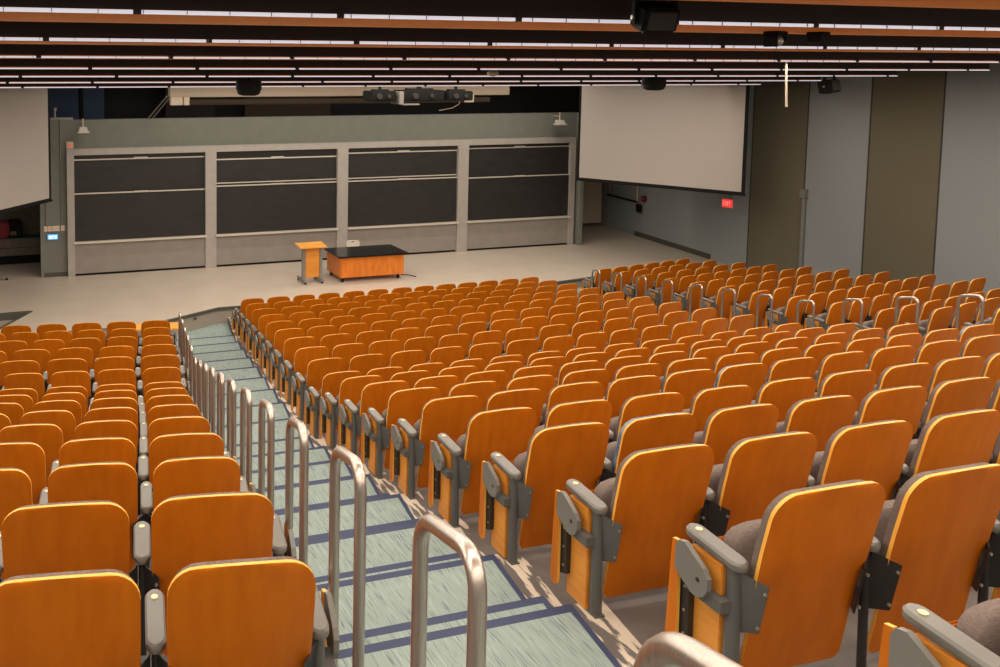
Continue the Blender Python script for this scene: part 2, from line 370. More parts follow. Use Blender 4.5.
# right wall in upright panels
def wall_seg(y0, y1, z0, z1, m, name='wall_right', label=None, off=0.0):
    a = (WX(y0)-off, y0); b = (WX(y1)-off, y1)
    return struct(MB().prism([(*a, z0), (*b, z0), (*b, z1), (*a, z1)], (0.12, 0, 0), 0), name, m, label)
seams = [19.45, 17.55, 15.70, 13.90, 12.05, 10.2, 8.35, 6.5, 4.65, 2.8]
wall_seg(19.45, 24.74, -.5, 8, WALLB, label='pale grey wall section behind the exit sign')
wall_seg(24.74, 27.6, -.5, 8, WALLB)
names = ['dark olive wall panel nearest the stage', 'pale grey wall panel right of the thin conduit', 'dark olive wall panel between two pale ones', 'pale grey wall panel at the far right']
for i in range(len(seams)-1):
    wall_seg(seams[i+1], seams[i], -.5, 8, WALLO if i % 2 == 0 else WALLB, label=names[i] if i < 4 else None)
TRW = MB()
for y in seams: TRW.box((WX(y)-.006, y-.018, 0.1), (WX(y)+.01, y+.018, 7.9))
struct(TRW, 'trim_3', SEAM, 'dark upright seams between the wall panels')
y0, y1 = 20.93, 24.72
struct(MB().prism([(WX(y0)-.02, y0, 0), (WX(y1)-.02, y1, 0), (WX(y1)-.02, y1, .16), (WX(y0)-.02, y0, .16)], (.03, 0, 0)), 'baseboard_right', EDGE)
# ---- ceiling
struct(MB().quad([(-8, -4, 7.3), (24, -4, 7.3), (24, 28, 7.3), (-8, 28, 7.3)]), 'ceiling', FASCIA, 'dark ceiling above the hanging panels')
for k, y, z in SLAT:
    xe = SLAT_END.get(k, 20.6); x0 = -6.0
    t = thing('ceiling_panel', '', 'ceiling panel', (0, y, z), 0, 'wooden ceiling panels with lamp strips')
    lab = {-1: 'wooden ceiling panel at the very top of the photo, only seen at the right', 0: 'widest wooden ceiling panel across the photo, lowest lamp strip louvres clearly seen',
           1: 'second wooden ceiling panel below the widest one', 2: 'thin wooden sliver of ceiling panel, third strip down from the widest',
           3: 'ceiling panel with lamp strip, third below the widest one', 4: 'ceiling panel with lamp strip, third from the screens',
           5: 'ceiling panel with lamp strip, next to last before the screens', 6: 'shortest ceiling panel with lamp strip, right above the screens'}
    t['label'] = lab.get(k, 'ceiling panel behind the camera')
    if k == 0: t['label'] = 'widest wooden ceiling panel, its lamp strip showing the louvres clearly'
    if k == 2: t['label'] = 'ceiling panel with a thin wooden sliver, second below the widest one'
    MB().box((x0, 0.02, 0.0), (xe, 1.27, 0.03)).build('soffit', CWOOD, t)
    MB().box((x0, 0.0, 0.03), (xe, 0.02, 0.26)).box((x0, 1.25, 0.03), (xe, 1.27, 0.26)).box((x0, 0.02, .24), (xe, 1.25, .26)).build('fascia', FASCIA, t)
    lm = MB().box((x0, -0.012, 0.0), (xe, 0.018, 0.018 if k > 1 else .026)).build('lamp_strip', LAMP, t)
    jn = MB(); rr2 = random.Random(k+50)
    x = x0 + rr2.random()*2
    while x < xe: jn.box((x, -0.016, -.002), (x+0.055, 0.02, 0.045)); x += 1.46
    jn.build('joint_cover', FASCIA, lm)
    if k < 3:
        lv = MB(); x = x0
        while x < min(xe, 12): lv.box((x, -0.02, 0.0), (x+0.006, -0.010, 0.03)); x += 0.30
        lv.build('louvre', LOUVER, lm)

for y, z, lb in ((18.7, 6.0, 'stage lamp batten just behind the last ceiling panel'), (22.3, 6.3, 'stage lamp batten close to the front wall')):
    t = thing('stage_batten', lb, 'lamp', (9.9, y, z))
    MB().cbox((-7.1, -.16, -.02), (7.1, .16, .10), .01).build('housing', BLACK, t); MB().box((-7.0, -.12, -.035), (7.0, .12, -.02)).build('lamp_face', LAMP, t)
    for x_ in (-6, 0, 6): MB().cyl((x_, 0, .08), (x_, 0, 7.3-z), .015, 8).build('hanger_rod', BLACK, t)
# ------------------------------------------------------------------ auditorium chair
# local frame: x across the row, y towards the stage, z up from the row floor, origin below the seat centre
BW = 0.262; BT = 0.879; BB = 0.055
def back_y(z): return -0.140 - 0.115*(z-BB)/0.75 - 0.025*((z-BB)/0.75)**2
def shell_rows():
    rows = []; r = 0.105
    for z in (BB, BB+.03, 0.30, 0.47): rows.append((z, 0.225 if z == BB else 0.245))
    rows.append((0.475, BW)); rows.append((0.62, BW+.004)); 
    for i in range(7):
        a = math.pi/2*i/6; rows.append((BT-r + r*math.sin(a), BW+.004-r+r*math.cos(a)))
    return rows
def shell(mb, yoff, thick, rows, mface=0, medge=1, top_arch=0.012, inset=0.0, nx=10):
    idx = []
    for z, wd in rows:
        row = []
        for side in (0, 1):
            for i in range(nx+1):
                u = -1+2*i/nx; x = u*(wd-inset)
                yy = back_y(z) + yoff + (0.0 if side == 0 else thick) - 0.018*(1-u*u)*min(1, (z-BB)/.3)
                zz = z + (top_arch*(1-u*u) if z > .7 else 0)
                mb.v.append((x, yy, zz)); row.append(len(mb.v)-1)
        idx.append(row)
    n = nx+1
    for a, b in zip(idx, idx[1:]):
        for i in range(nx):
            mb.f.append((a[i], a[i+1], b[i+1], b[i])); mb.m.append(mface)
            mb.f.append((a[n+i], b[n+i], b[n+i+1], a[n+i+1])); mb.m.append(mface)
        mb.f.append((a[0], b[0], b[n], a[n])); mb.m.append(medge)
        mb.f.append((a[nx], a[n+nx], b[n+nx], b[nx])); mb.m.append(medge)
    for i in range(nx):
        a = idx[0]; mb.f.append((a[i], a[n+i], a[n+i+1], a[i+1])); mb.m.append(medge)
        a = idx[-1]; mb.f.append((a[i], a[i+1], a[n+i+1], a[n+i])); mb.m.append(medge)
    return mb
ROWS = shell_rows()
m_back = shell(MB(), 0, 0.015, ROWS).mesh('backrest', [WOOD, PLY], True)
CR = [(z-0.010, wd) for z, wd in ROWS if z > 0.29]
m_cush = shell(MB(), 0.0155, 0.033, CR, 0, 0, inset=0.010).mesh('back_cushion', [FABRIC], True)
m_cush_b = shell(MB(), 0.0155, 0.033, CR, 0, 0, inset=0.007).mesh('back_cushion', [FABRIC_BLUE], True)
TS = Matrix.Translation((0, 0, 0.40)) @ Matrix.Rotation(R(-8), 4, 'X') @ Matrix.Translation((0, 0, -0.40))
m_seat = MB().blob((0, -0.055, 0.405), (0.232, 0.055, 0.20), 0.45, 20, 10, T=TS).mesh('seat_cushion', [FABRIC], True)
m_pan = MB().cbox((-0.222, -0.005, 0.22), (0.222, 0.011, 0.545), 0.008, T=TS).mesh('seat_pan', [WOOD], True)
def bracket_mesh(sx, dark):
    mb = MB(); a = (sx*0.300, -0.150); b = (sx*0.232, -0.185)
    zt0, zt1, zb0, zb1 = 0.525, 0.495, 0.265, 0.285
    dy = lambda z: back_y(z)-0.012-0.012
    pts = [(a[0], a[1]+.02, zb0), (b[0], dy(zb1), zb1), (b[0], dy(zt1), zt1), (a[0], a[1]-.02, zt0)]
    mb.prism(pts, (0, -0.008, 0))
    for z in (zb1+.03, zt1-.03):
        mb.cyl((sx*0.245, dy(z)-.0115, z), (sx*0.245, dy(z)-.004, z), 0.007, 8, 1)
    mb.box((min(sx*.300, sx*.265), -0.15, 0.33), (max(sx*.300, sx*.265), 0.03, 0.37))
    return mb.mesh('back_bracket', [BLACKST if dark else STEEL, SCREW])
m_brL, m_brR = bracket_mesh(-1, False), bracket_mesh(1, True)
m_brLd = bracket_mesh(-1, True)
def arm_mesh():
    mb = MB(); pts = []; hw = 0.038; y0, y1 = -0.205, 0.075
    for i in range(9): a = math.pi*i/8; pts.append((hw*math.cos(a), y1-hw+hw*math.sin(a)))
    for i in range(9): a = math.pi+math.pi*i/8; pts.append((hw*math.cos(a), y0+hw+hw*math.sin(a)))
    lay = [(0.0, .86), (0.008, 1.0), (0.028, 1.0), (0.037, .80)]
    n = len(pts); base = len(mb.v)
    for dz, sc in lay:
        for x, y in pts:
            cy = (y0+y1)/2; yy = cy+(y-cy)*(1-(1-sc)*.25)
            mb.v.append((x*sc, yy, 0.535+dz+ (yy-y0)*0.07))
    for l in range(3):
        for i in range(n): j = (i+1) % n; mb.f.append((base+l*n+i, base+l*n+j, base+(l+1)*n+j, base+(l+1)*n+i)); mb.m.append(0)
    mb.f.append(tuple(base+i for i in range(n-1, -1, -1))); mb.m.append(0); mb.f.append(tuple(base+3*n+i for i in range(n))); mb.m.append(0)
    return mb.mesh('armrest', [ARM], True)
m_arm = arm_mesh()
m_disc = MB().cyl((0, 0.025, 0.580), (0, 0.025, 0.5915), 0.014, 12).mesh('number_disc', [DISC])
m_post_in = MB().tube([(0, -0.165, 0.0), (0, -0.16, 0.25), (0, -0.155, 0.54)], 0.017, 10).mesh('post', [BLACKST], True)
m_post = MB().tube([(0, -0.165, 0.0), (0, -0.16, 0.25), (0, -0.155, 0.54)], [0.030, 0.027, 0.025], 12).box((-.028, -.20, 0), (.028, -.12, .008)).mesh('post', [STEEL], True)
# end panel (aisle side) and folded writing tablet; sx = side the aisle is on
def end_meshes(sx):
    p = MB().cbox((min(-.012*sx, .012*sx), -0.13, 0.0), (max(-.012*sx, .012*sx), 0.03, 0.53), 0.004).mesh('end_panel', [LECT2], True)
    t = MB(); x = sx*0.075; pts = []
    pr = [(0.045, 0.545), (0.072, 0.54), (0.076, 0.49), (0.095, 0.10), (0.088, 0.05), (0.065, 0.03), (0.040, 0.05), (0.036, 0.12), (0.04, 0.5)]
    t.prism([(x-.008, a, b) for a, b in pr], (0.016, 0, 0), 0, 1)
    tm = t.mesh('tablet', [WOOD, PLY])
    h = MB(); x = sx*0.070
    pr = [(0.045, 0.53), (0.03, 0.555), (0.0, 0.563), (-0.10, 0.505), (-0.122, 0.475), (-0.122, 0.43), (-0.105, 0.395), (-0.07, 0.375), (-0.035, 0.38), (0.045, 0.43)]
    h.prism([(x, a, b) for a, b in pr], (sx*0.022, 0, 0), 0)
    h.cyl((x+sx*.020, -.075, .45), (x+sx*.0235, -.075, .45), 0.010, 10, 1)
    h.box((min(sx*.012, sx*.07), -.17, .36), (max(sx*.012, sx*.07), -.06, .41), 2)
    hm = h.mesh('tablet_hinge', [ARM, BLACKST, STEEL])
    a = MB(); a.prism([(sx*.030, 0.0, 0.12), (sx*.030, 0.055, 0.10), (sx*.030, 0.065, 0.50), (sx*.030, 0.0, 0.50)], (sx*.03, 0, 0))
    for z in (.16, .26, .36): a.cyl((sx*.060, .02, z), (sx*.064, .02, z), 0.006, 8, 1)
    am = a.mesh('tablet_arm', [BLACKST, SCREW])
    return p, tm, hm, am
LECT2 = noisy('end_panel_honey_wood', (0.66, 0.25, 0.03), (0.76, 0.31, 0.045), 5, (1, 1, 5), 0.42)
END = {-1: end_meshes(-1), 1: end_meshes(1)}
def add(name, me, parent, x=0.0):
    o = bpy.data.objects.new(name, me); COL.objects.link(o); o.parent = parent; o.location = (x, 0, 0); return o
def make_chair(kind):
    """kind: 'plain' (stand at the left), 'left_end', 'right_end' (aisle side stand with tablet), 'last' (stands both sides)"""
    t = bpy.data.objects.new('auditorium_chair', None); COL.objects.link(t); t.empty_display_size = .2
    add('backrest', m_back, t)
    add('back_cushion', m_cush, t); add('seat_cushion', m_seat, t); add('seat_pan', m_pan, t)
    add('back_bracket', m_brL if kind == 'left_end' else m_brLd, t); add('back_bracket', m_brR, t)
    xs = {'plain': [-.305], 'left_end': [-.305], 'right_end': [-.305, .305], 'last': [-.305, .305]}[kind]
    for x in xs:
        a = add('armrest', m_arm, t, x)
        d = bpy.data.objects.new('number_disc', m_disc); COL.objects.link(d); d.parent = a
        add('post', m_post if (kind == 'left_end' and x < 0) or (kind == 'right_end' and x > 0) else m_post_in, t, x)
    if kind in ('left_end', 'right_end'):
        sx = -1 if kind == 'left_end' else 1
        p, tm, hm, am = END[sx]
        add('end_panel', p, t, sx*.325); add('tablet', tm, t, sx*.305); add('tablet_hinge', hm, t, sx*.305); add('tablet_arm', am, t, sx*.305)
    return t
PROTO = {k: make_chair(k) for k in ('plain', 'left_end', 'right_end', 'last')}
USED = set()

def project(P):
    v = Vector(P)-Vector((0, 0, EYE)); d = v.dot(F)
    if d <= 0.2: return None
    return 248.37+850*v.dot(Rx)/d, 130.65-850*v.dot(Ux)/d, d
SEATS = []    # (depth, kind, loc, rz, label, group, blue)
BLUE = {('m', 14, 10), ('m', 17, 2), ('m', 15, 1), ('m', 13, 5), ('m', 12, 12)}
for k in range(0, 20):
    for i in range(NS):
        u_ = (i-6)/6.0; xa_ = xedge(yrow(k)) + .31; xz_ = 12.60 - .131*k; pk = (xz_-xa_)/12
        rg = (.05+.01*k if k <= 8 else max(.02, .13-.022*(k-8))); ca = rg if u_ > 0 else .03
        sg = -1 if (k in (5, 7, 9, 11, 13)) else 1       # seat widths alternate, so rows are staggered
        x = xa_ + pk*i + sg*.085*(1-abs(u_)); y = (-.02*min(i, 3) if k >= 14 else 0) + yrow(k) - .03 + ca*u_*u_ - (.02 if k >= 14 else 0) - {17: .02, 18: .05, 19: .06}.get(k, 0)
        kd = 'left_end' if i == 0 else ('last' if i == NS-1 else 'plain')
        SEATS.append((kd, (x, y, lev(k)), math.atan(2*ca*u_/(6*pk)), f'orange plywood auditorium chair, middle block, {ORD[k]} row from the stage, {ORD[i]} from the left', 'auditorium chairs of the middle block', ('m', k, i)))
for k in range(3, 19):
    for c in range(0, 8):
        q = lseat(k-3, c); kd = 'right_end' if c == 0 else 'plain'
        SEATS.append((kd, (q.x, q.y, lev(k)), -LA, f'orange plywood auditorium chair, left block, {ORD[k-3]} row from the stage, {ORD[c]} from the stairs', 'auditorium chairs of the left block', ('l', k, c)))
for k in range(0, 15):
    for c in range(0, rrow(k)[2]):
        q = rseat(k, c); kd = 'left_end' if c == 0 else ('last' if c == rrow(k)[2]-1 else 'plain')
        SEATS.append((kd, (q.x, q.y, lev(k, RBR)), RA, f'orange plywood auditorium chair, right block, {ORD[k]} row from the stage, {ORD[c]} from its aisle', 'auditorium chairs of the right block', ('r', k, c)))
vis = []
for s in SEATS:
    x, y, z = s[1]
    best = None
    for dx, dz, dy in ((-.27, .2, -.25), (.27, .2, -.25), (-.27, .86, -.25), (.27, .86, -.25), (-.3, .57, .05), (0, .6, 0)):
        if True:
            q = project((x+dx*math.cos(s[2]), y+dy+dx*math.sin(s[2]), z+dz))
            if q and -2 < q[0] < 1002 and -2 < q[1] < 669: best = q[2]
    if best: vis.append((best, s))
vis.sort(key=lambda a: a[0])
MAXC = 300
for n, (dd, s) in enumerate(vis[:MAXC]):
    kd, loc, rz, label, group, key = s; sx = 1.02 if key[0] == 'm' else (LPITCH[min(key[1]-3, 14)]/0.625 if key[0] == 'l' else 1.0)
    if kd not in USED: t = PROTO[kd]; USED.add(kd)
    else: t = copy_tree(PROTO[kd])
    t.location = loc; t.rotation_euler = (0, 0, rz); t.scale = (sx, 1, 1); tag(t, label, 'chair', group)
    for ch in t.children:
        if ch.name.startswith('back_cushion'): ch.data = m_cush_b if key in BLUE else m_cush
# chairs past the three hundred nearest: one object
far = vis[MAXC:]
if far:
    mats = [WOOD, PLY, FABRIC, ARM, STEEL, BLACKST, SCREW, DISC, LECT2]
    FV = []; FF = []; FM = []
    for dd, s in far:
        kd, loc, rz = s[0], s[1], s[2]; T = Matrix.Translation(loc) @ Matrix.Rotation(rz, 4, 'Z')
        L_ = [(m_back, 0), (m_cush, 0), (m_seat, 0), (m_pan, 0), (m_brLd, 0), (m_brR, 0)]
        for x in ([-.305, .305] if kd in ('right_end', 'last') else [-.305]): L_ += [(m_arm, x), (m_post, x), (m_disc, x)]
        if kd == 'left_end': L_ += [(END[-1][0], -.325)] + [(q, -.305) for q in END[-1][1:]]
        if kd == 'right_end': L_ += [(END[1][0], .325)] + [(q, .305) for q in END[1][1:]]
        for me, x in L_:
            T2 = T @ Matrix.Translation((x, 0, 0)); n0 = len(FV)
            FV += [tuple(T2 @ v.co) for v in me.vertices]
            for p in me.polygons:
                FF.append(tuple(n0+i for i in p.vertices)); FM.append(mats.index(me.materials[p.material_index]))
    me = bpy.data.meshes.new('distant_auditorium_chairs'); me.from_pydata(FV, [], FF)
    for m_ in mats: me.materials.append(m_)
    me.polygons.foreach_set('material_index', FM); me.polygons.foreach_set('use_smooth', [True]*len(FF)); me.set_sharp_from_angle(angle=R(38))
    o = bpy.data.objects.new('distant_auditorium_chairs', me); COL.objects.link(o)
    tag(o, 'farthest orange plywood auditorium chairs in the rows closest to the stage', 'chair', kind='stuff')
print('CHAIRS', len(vis), 'stuff', len(far))

# ------------------------------------------------------------------ handrails
def hoop(name, x, y, zt, zf, ang, label, group, ln=0.36, rad=0.021, tilt=0.0):
    t = MB(); h = ln/2; r = 0.085; path = [(0, h, zf-zt), (0, h, -r)]
    for i in range(1, 7): a = math.pi/2*i/6; path.append((0, h-r+r*math.cos(a), -r+r*math.sin(a)))
    for i in range(0, 7): a = math.pi/2+math.pi/2*i/6; path.append((0, -h+r+r*math.cos(a), -r+r*math.sin(a)))
    path.append((0, -h, zf-zt))
    path = [(x_, y_, z_ if i_ in (0, len(path)-1) else z_ - y_*tilt) for i_, (x_, y_, z_) in enumerate(path)]
    t.tube(path, rad, 12)
    o = t.build(name, TUBE, smooth=True); o.location = (x, y, zt-rad); o.rotation_euler.z = ang
    f = MB()
    for s_ in (-1, 1): f.cyl((0, s_*h, zf-zt), (0, s_*h, zf-zt+.012), 0.045, 16)
    f.build('floor_flange', TUBE, o, True)
    return tag(o, label, 'handrail', group)
AA = -math.atan(0.156)
for k in range(3, 20):
    y = yrow(k)-0.05; zt = ZF0 + k*G + (k-8)*(St-G)*(k > 8) + 1.02 + {18: -.03, 19: .03}.get(k, 0)
    hoop('handrail', RAILX(y), y-.05, zt, (lev(k)+.008 if k < 9 else lev(k)+.008), AA,
         f'steel hoop handrail left of the stairs, {ORD[k-3]} one counted from the stage', 'steel hoop handrails beside the left block', 0.36, 0.020, 0.30)
for k in range(1, 14):
    y = 17.70 - 0.938*(k-1); zt = ZF0 + k*G + (k-8)*(St-G)*(k > 8) + 0.955
    hoop('handrail', HOOPX(y), y, zt, lev(k)+.008, -math.atan(.1418),
         f'steel hoop handrail beside the right block, {ORD[k-1]} one counted from the stage', 'steel hoop handrails beside the right block', 0.34, 0.021, 0.25)

# ------------------------------------------------------------------ blackboard wall
BX = [.9945*v for v in [1.63, 1.83, 5.60, 5.93, 9.74, 10.09, 13.87, 14.24, 18.05, 18.24]]; BT_ = 3.60; FY = D-.12
for b in range(4):
    xl, xr = BX[1+2*b], BX[2+2*b]
    nm = ['leftmost', 'second from the left', 'third from the left', 'rightmost'][b]
    t = thing('blackboard', {0: 'leftmost sliding blackboard bay, with faint chalk smears', 1: 'sliding blackboard bay second from the left, behind the lectern', 2: 'sliding blackboard bay third from the left, behind the black topped desk', 3: 'rightmost sliding blackboard bay, next to the right screen'}[b], 'blackboard', (0, FY, 0), 0, 'sliding blackboards on the front wall')
    pl = BX[2*b]; pr = BX[2*b+3] if b == 3 else BX[2*b+3]
    fr = MB()
    x_l = BX[0] if b == 0 else (BX[2*b]+BX[2*b+1])/2; x_r = BX[9] if b == 3 else (BX[2*b+2]+BX[2*b+3])/2
    fr.box((x_l, -.03, 0), (xl, .118, BT_)).box((xr, -.03, 0), (x_r, .118, BT_)).box((xl, -.03, 3.42), (xr, .118, BT_)).build('frame', FRAME, t)
    MB().box((xl, .02, .065), (xr, .10, .93)).build('apron', APRON, t)
    MB().box((xl, .05, .0), (xr, .10, .065)).build('kick_recess', BLACK, t)
    upz = [3.30, 3.20, 3.28, 3.32][b]; mid_ = [2.35, 2.42, 2.42, 2.38][b]
    up = MB().box((xl+.01, .075, 2.0), (xr-.01, .095, 3.42)).build('upper_board', SLATE, t)
    MB().box((xl, .055, upz-.035), (xr, .08, upz)).cbox(((xl+xr)/2-.2, .04, upz-.02), ((xl+xr)/2+.2, .06, upz+.03), .005).build('board_rail', RAILM, up)
    lo_ = MB().box((xl+.01, .035, .99), (xr-.01, .055, mid_)).build('lower_board', SLATE, t)
    MB().box((xl, .015, mid_-.035), (xr, .04, mid_)).cbox(((xl+xr)/2-.2, .0, mid_-.025), ((xl+xr)/2+.2, .02, mid_+.015), .005).build('board_rail', RAILM, lo_)
    if b in (1, 2): MB().box((xl, .055, mid_+.05), (xr, .07, mid_+.08)).build('board_rail', RAILM, up)
    MB().cbox((xl-.03, -.10, .93), (xr+.03, .03, .985), .006).build('chalk_tray', RAILM, t)
# chalk piece on the wall above, red button box, outlets, touch panel
o = MB().cbox((-.10, -.06, -.10), (.10, 0, .10), .01).cyl((0, -.075, 0), (0, -.055, 0), .035, 16, 1).build('call_button', [CREAM, RED]); o.location = (1.72, D-.001, 3.70)
tag(o, 'small cream box with a red button above the leftmost blackboard corner', 'button')
def plate_row(x0, n, label):
    t = thing('switch_plate', label, 'switch', (x0, D-.001, 1.37), 0, 'wall plates beside the touch panel')
    for i in range(n):
        p = MB().cbox((i*.115-.05, -.02, -.075), (i*.115+.05, 0, .075), .004).build('cover_plate', CREAM, t)
        MB().box((i*.115-.012, -.026, -.02), (i*.115+.012, -.02, .02)).build('switch_lever', BEIGE, p)
plate_row(1.03, 3, 'leftmost row of three cream switch plates above the blue touch panel')
plate_row(1.36, 1, 'single cream switch plate above the right corner of the touch panel')
plate_row(1.50, 1, 'cream wall plate closest to the blackboard frame')
t = thing('touch_panel', 'lit blue and white touch panel on the grey wall left of the blackboards', 'screen', (1.22, D-.001, 1.14))
MB().cbox((-.16, -.03, -.09), (.16, 0, .09), .008).build('housing', BLACK, t)
MB().box((-.145, -.034, -.078), (.145, -.03, .078)).build('screen', SCRBLUE, t)
MB().box((-.11, -.036, -.05), (.11, -.034, .04)).box((-.02, -.038, -.02), (.05, -.036, .01), 1).build('screen_window', [SCRPALE, SCRBLUE], t)
for i, (x, z0, z1) in enumerate(((1.05, 1.45, 4.4), (1.46, 1.45, 4.4))):
    o = MB().tube([(x, D-.02, z0), (x, D-.02, z1)], .014, 8).build('cable_conduit', GREYM)
    tag(o, ['thin grey conduit running up the wall from the leftmost switch plates', 'thin grey conduit running up beside the blackboard frame'][i], 'conduit')
t = thing('wall_bracket', 'small metal bracket on top of the grey wall beside the left screen', 'bracket', (1.33, D+.1, 4.40))
MB().cyl((0, 0, 0), (0, 0, .30), .035, 10).cyl((0, 0, .26), (0, 0, .34), .06, 12).build('stem', GREYM, t); MB().cbox((-.35, -.05, .0), (.5, .05, .07), .01).build('arm', GREYM, t)
# spotlights on thin stems in front of the board wall
def board_lamp(x, y, z, label):
    t = thing('board_lamp', label, 'lamp', (x, y, z), 0, 'small cream lamps above the blackboards')
    MB().cyl((0, 0, .05), (0, 0, .34), .018, 8).cyl((0, 0, .22), (0, .325, .22), .014, 8).build('stem', CREAM, t)
    MB().prism([(-.10, -.09, .10), (.10, -.09, .10), (.13, -.13, -.02), (-.13, -.13, -.02)], (0, .2, 0)).cbox((-.17, -.17, -.06), (.17, .12, -.02), .01).build('lamp_head', WHITEP, t)
board_lamp(2.06, 23.75, 4.12, 'small cream lamp on a stem above the leftmost blackboard')
board_lamp(17.35, 23.75, 4.09, 'small cream lamp on a stem above the rightmost blackboard, beside the screen')

# ------------------------------------------------------------------ projection screens
def pscreen(A, B, z0, z1, label):
    A, B = Vector(A), Vector(B); ln = (B-A).length; an = math.atan2((B-A).y, (B-A).x)
    t = thing('projection_screen', label, 'screen', (A.x, A.y, z0), an, 'hanging projection screens')
    h = z1-z0
    MB().box((.07, -.004, .06), (ln-.09, .004, h)).build('screen_cloth', SCREEN, t)
    MB().box((0, -.003, .0), (.07, .006, h)).box((ln-.09, -.003, 0), (ln, .006, h)).box((.07, -.003, 0), (ln-.09, .006, .06)).build('black_border', BLACK, t)
    MB().cyl((-.02, 0, -.01), (ln+.02, 0, -.01), .03, 12).build('weight_bar', BLACK, t)
    MB().cbox((-.1, -.12, h), (ln+.1, .12, h+.22), .02).build('housing', BLACK, t)
pscreen((16.74, 22.0), (19.10, 18.12), 2.5, 5.60, 'right hanging projection screen with black border, in front of the side wall')
# left screen mirrors it, cut by the left edge of the photo
pscreen((-1.35, 18.90), (1.09, 21.98), 2.5, 5.60, 'left hanging projection screen with black border, cut by the photo edge')

# ------------------------------------------------------------------ behind and above the front wall
tag(MB().box((1.2, 26.9, 0), (3.0, 27.0, 7)).build('curtain', BLUED), 'dark blue curtain in the gap above the left end of the front wall', 'curtain')
tag(MB().box((4.9, 26.6, 0), (6.5, 26.7, 7)).build('curtain', DARKV), 'black drape hanging above the front wall behind the beige screen case', 'curtain')
o = MB().cyl((2.25, 25.6, 0), (2.12, 25.4, 7), .07, 10).build('scenery_pole', BLACK); tag(o, 'black upright pole before the blue curtain, above the left of the front wall', 'pole')
struct(MB().box((7.6, 26.9, 0), (10.6, 27.0, 7)), 'wall_stage_rear', BROWND, 'dark brown panel behind the front wall')
t = thing('screen_case', 'long beige screen case hanging below the ceiling above the blackboards', 'screen case', (0, 21.0, 0))
MB().cbox((3.95, -.12, 5.13), (13.6, .12, 5.55), .015).build('housing', BEIGE, t)
for x_ in (4.6, 8.2, 12.8): MB().cyl((x_, 0, 5.5), (x_, 0, 7.3), .02, 8).build('hanger_rod', BLACK, t)
MB().cyl((4.4, -.02, 5.0), (13.0, -.02, 5.0), .075, 14).build('roller', BROWND, t)
for a_, b_ in ((3.98, 4.28), (4.31, 4.46), (12.2, 12.5)): MB().cbox((a_, -.1, 4.93), (b_, .08, 5.14), .012).build('end_cap', CREAM, t)
o = MB().tube([(3.92, 21.1, 5.15), (3.93, 24.1, 4.41)], .018, 8).tube([(4.02, 21.1, 5.15), (4.05, 24.1, 4.41)], .018, 8).build('brace_rod', GREYM)
tag(o, 'pair of slanting grey rods from the screen case down to the front wall', 'rod')
# projectors
PJ = []
def projector(x, w, h, label, openf):
    t = thing('projector', label, 'projector', (x, 19.3, 5.06), 0, 'black projectors hanging before the screen case')
    MB().cbox((0, -.25, 0), (w, .30, h), .02).build('housing', BLACK, t)
    MB().cyl((w*.3, -.30, h*.5), (w*.3, -.24, h*.5), h*.28, 16).build('lens', BLACKST, t)
    MB().cyl((w*.7, -.28, h*.5), (w*.7, -.24, h*.5), h*.2, 16).build('lens', BLACKST, t)
    PJ.append(t)
    MB().box((w*.45, -.02, h), (w*.55, .02, 7.3-5.06)).box((w*.2, -.1, h), (w*.8, .1, h+.04)).build('ceiling_mount', BLACK, t)
projector(8.58, .66, .25, 'leftmost of the three black projectors under the ceiling', True)
projector(9.40, 1.15, .27, 'widest black projector, in the middle of the three', False)
projector(10.66, .70, .24, 'rightmost of the three black projectors, beside the dangling cable', False)
MB().cbox((-.10, -.3, -.08), (.02, .2, .24), .01).cbox((0, -.3, -.10), (.45, -.2, -.06), .01).build('cradle', GREYM, PJ[1])

MB().tube([(.55, .1, .02), (.5, .1, -.10), (.35, .15, -.2), (.05, .3, -.27)], .010, 8).build('dangling_cable', CREAM, PJ[2])
# speakers and ceiling fittings
def speaker_box(x, y, z, w, h, d, rz, tilt, label, name='loudspeaker', top=.25, stem=0):
    t = thing(name, label, 'speaker', (x, y, z), rz, 'black loudspeakers under the ceiling')
    T = Matrix.Rotation(tilt, 4, 'X')
    MB().cbox((-w/2, -d/2, -h/2), (w/2, d/2, h/2), .02, T=T).build('cabinet', BLACK, t)
    MB().cbox((-w/2+.03, -d/2-.012, -h/2+.03), (w/2-.03, -d/2, h/2-.03), .008, T=T).build('grille', BLACKG, t)
    MB().box((-w/2-.03, -.02, -.05), (-w/2, .03, h/2+top)).box((w/2, -.02, -.05), (w/2+.03, .03, h/2+top)).box((-w/2-.03, -.02, h/2+top-.03), (w/2+.03, .03, h/2+top)).build('yoke', BLACK, t)
    if stem: MB().cyl((0, 0, h/2+top-.01), (0, 0, stem-z), .02, 10).build('stem', BLACK, t)
    MB().cyl((-w/2-.045, 0, 0), (-w/2-.03, 0, 0), .02, 12).build('knob', GREYM, t)
BLACKG = mat('black_speaker_grille', (0.02, 0.019, 0.018), 0.85)
speaker_box(4.74, 5.38, 6.29, .27, .20, .22, R(-14), R(20), 'largest black loudspeaker in a yoke, at the top centre of the photo', stem=7.3)
def round_speaker(x, y, z, label, r=.24):
    t = thing('pendant_speaker', label, 'speaker', (x, y, z), 0, 'black loudspeakers under the ceiling')
    MB().tube([(0, 0, -.13), (0, 0, -.10), (0, 0, .0), (0, 0, .14)], [r*.55, r*.85, r, r*.98], 24).build('housing', BLACK, t, True)
    MB().cyl((0, 0, .13), (0, 0, 7.3-z), .03, 10).build('stem', BLACK, t)
round_speaker(13.30, 15.05, 5.55, 'round black loudspeaker hanging in front of the right screen')
round_speaker(4.32, 15.05, 5.50, 'round black loudspeaker hanging in front of the beige screen case')
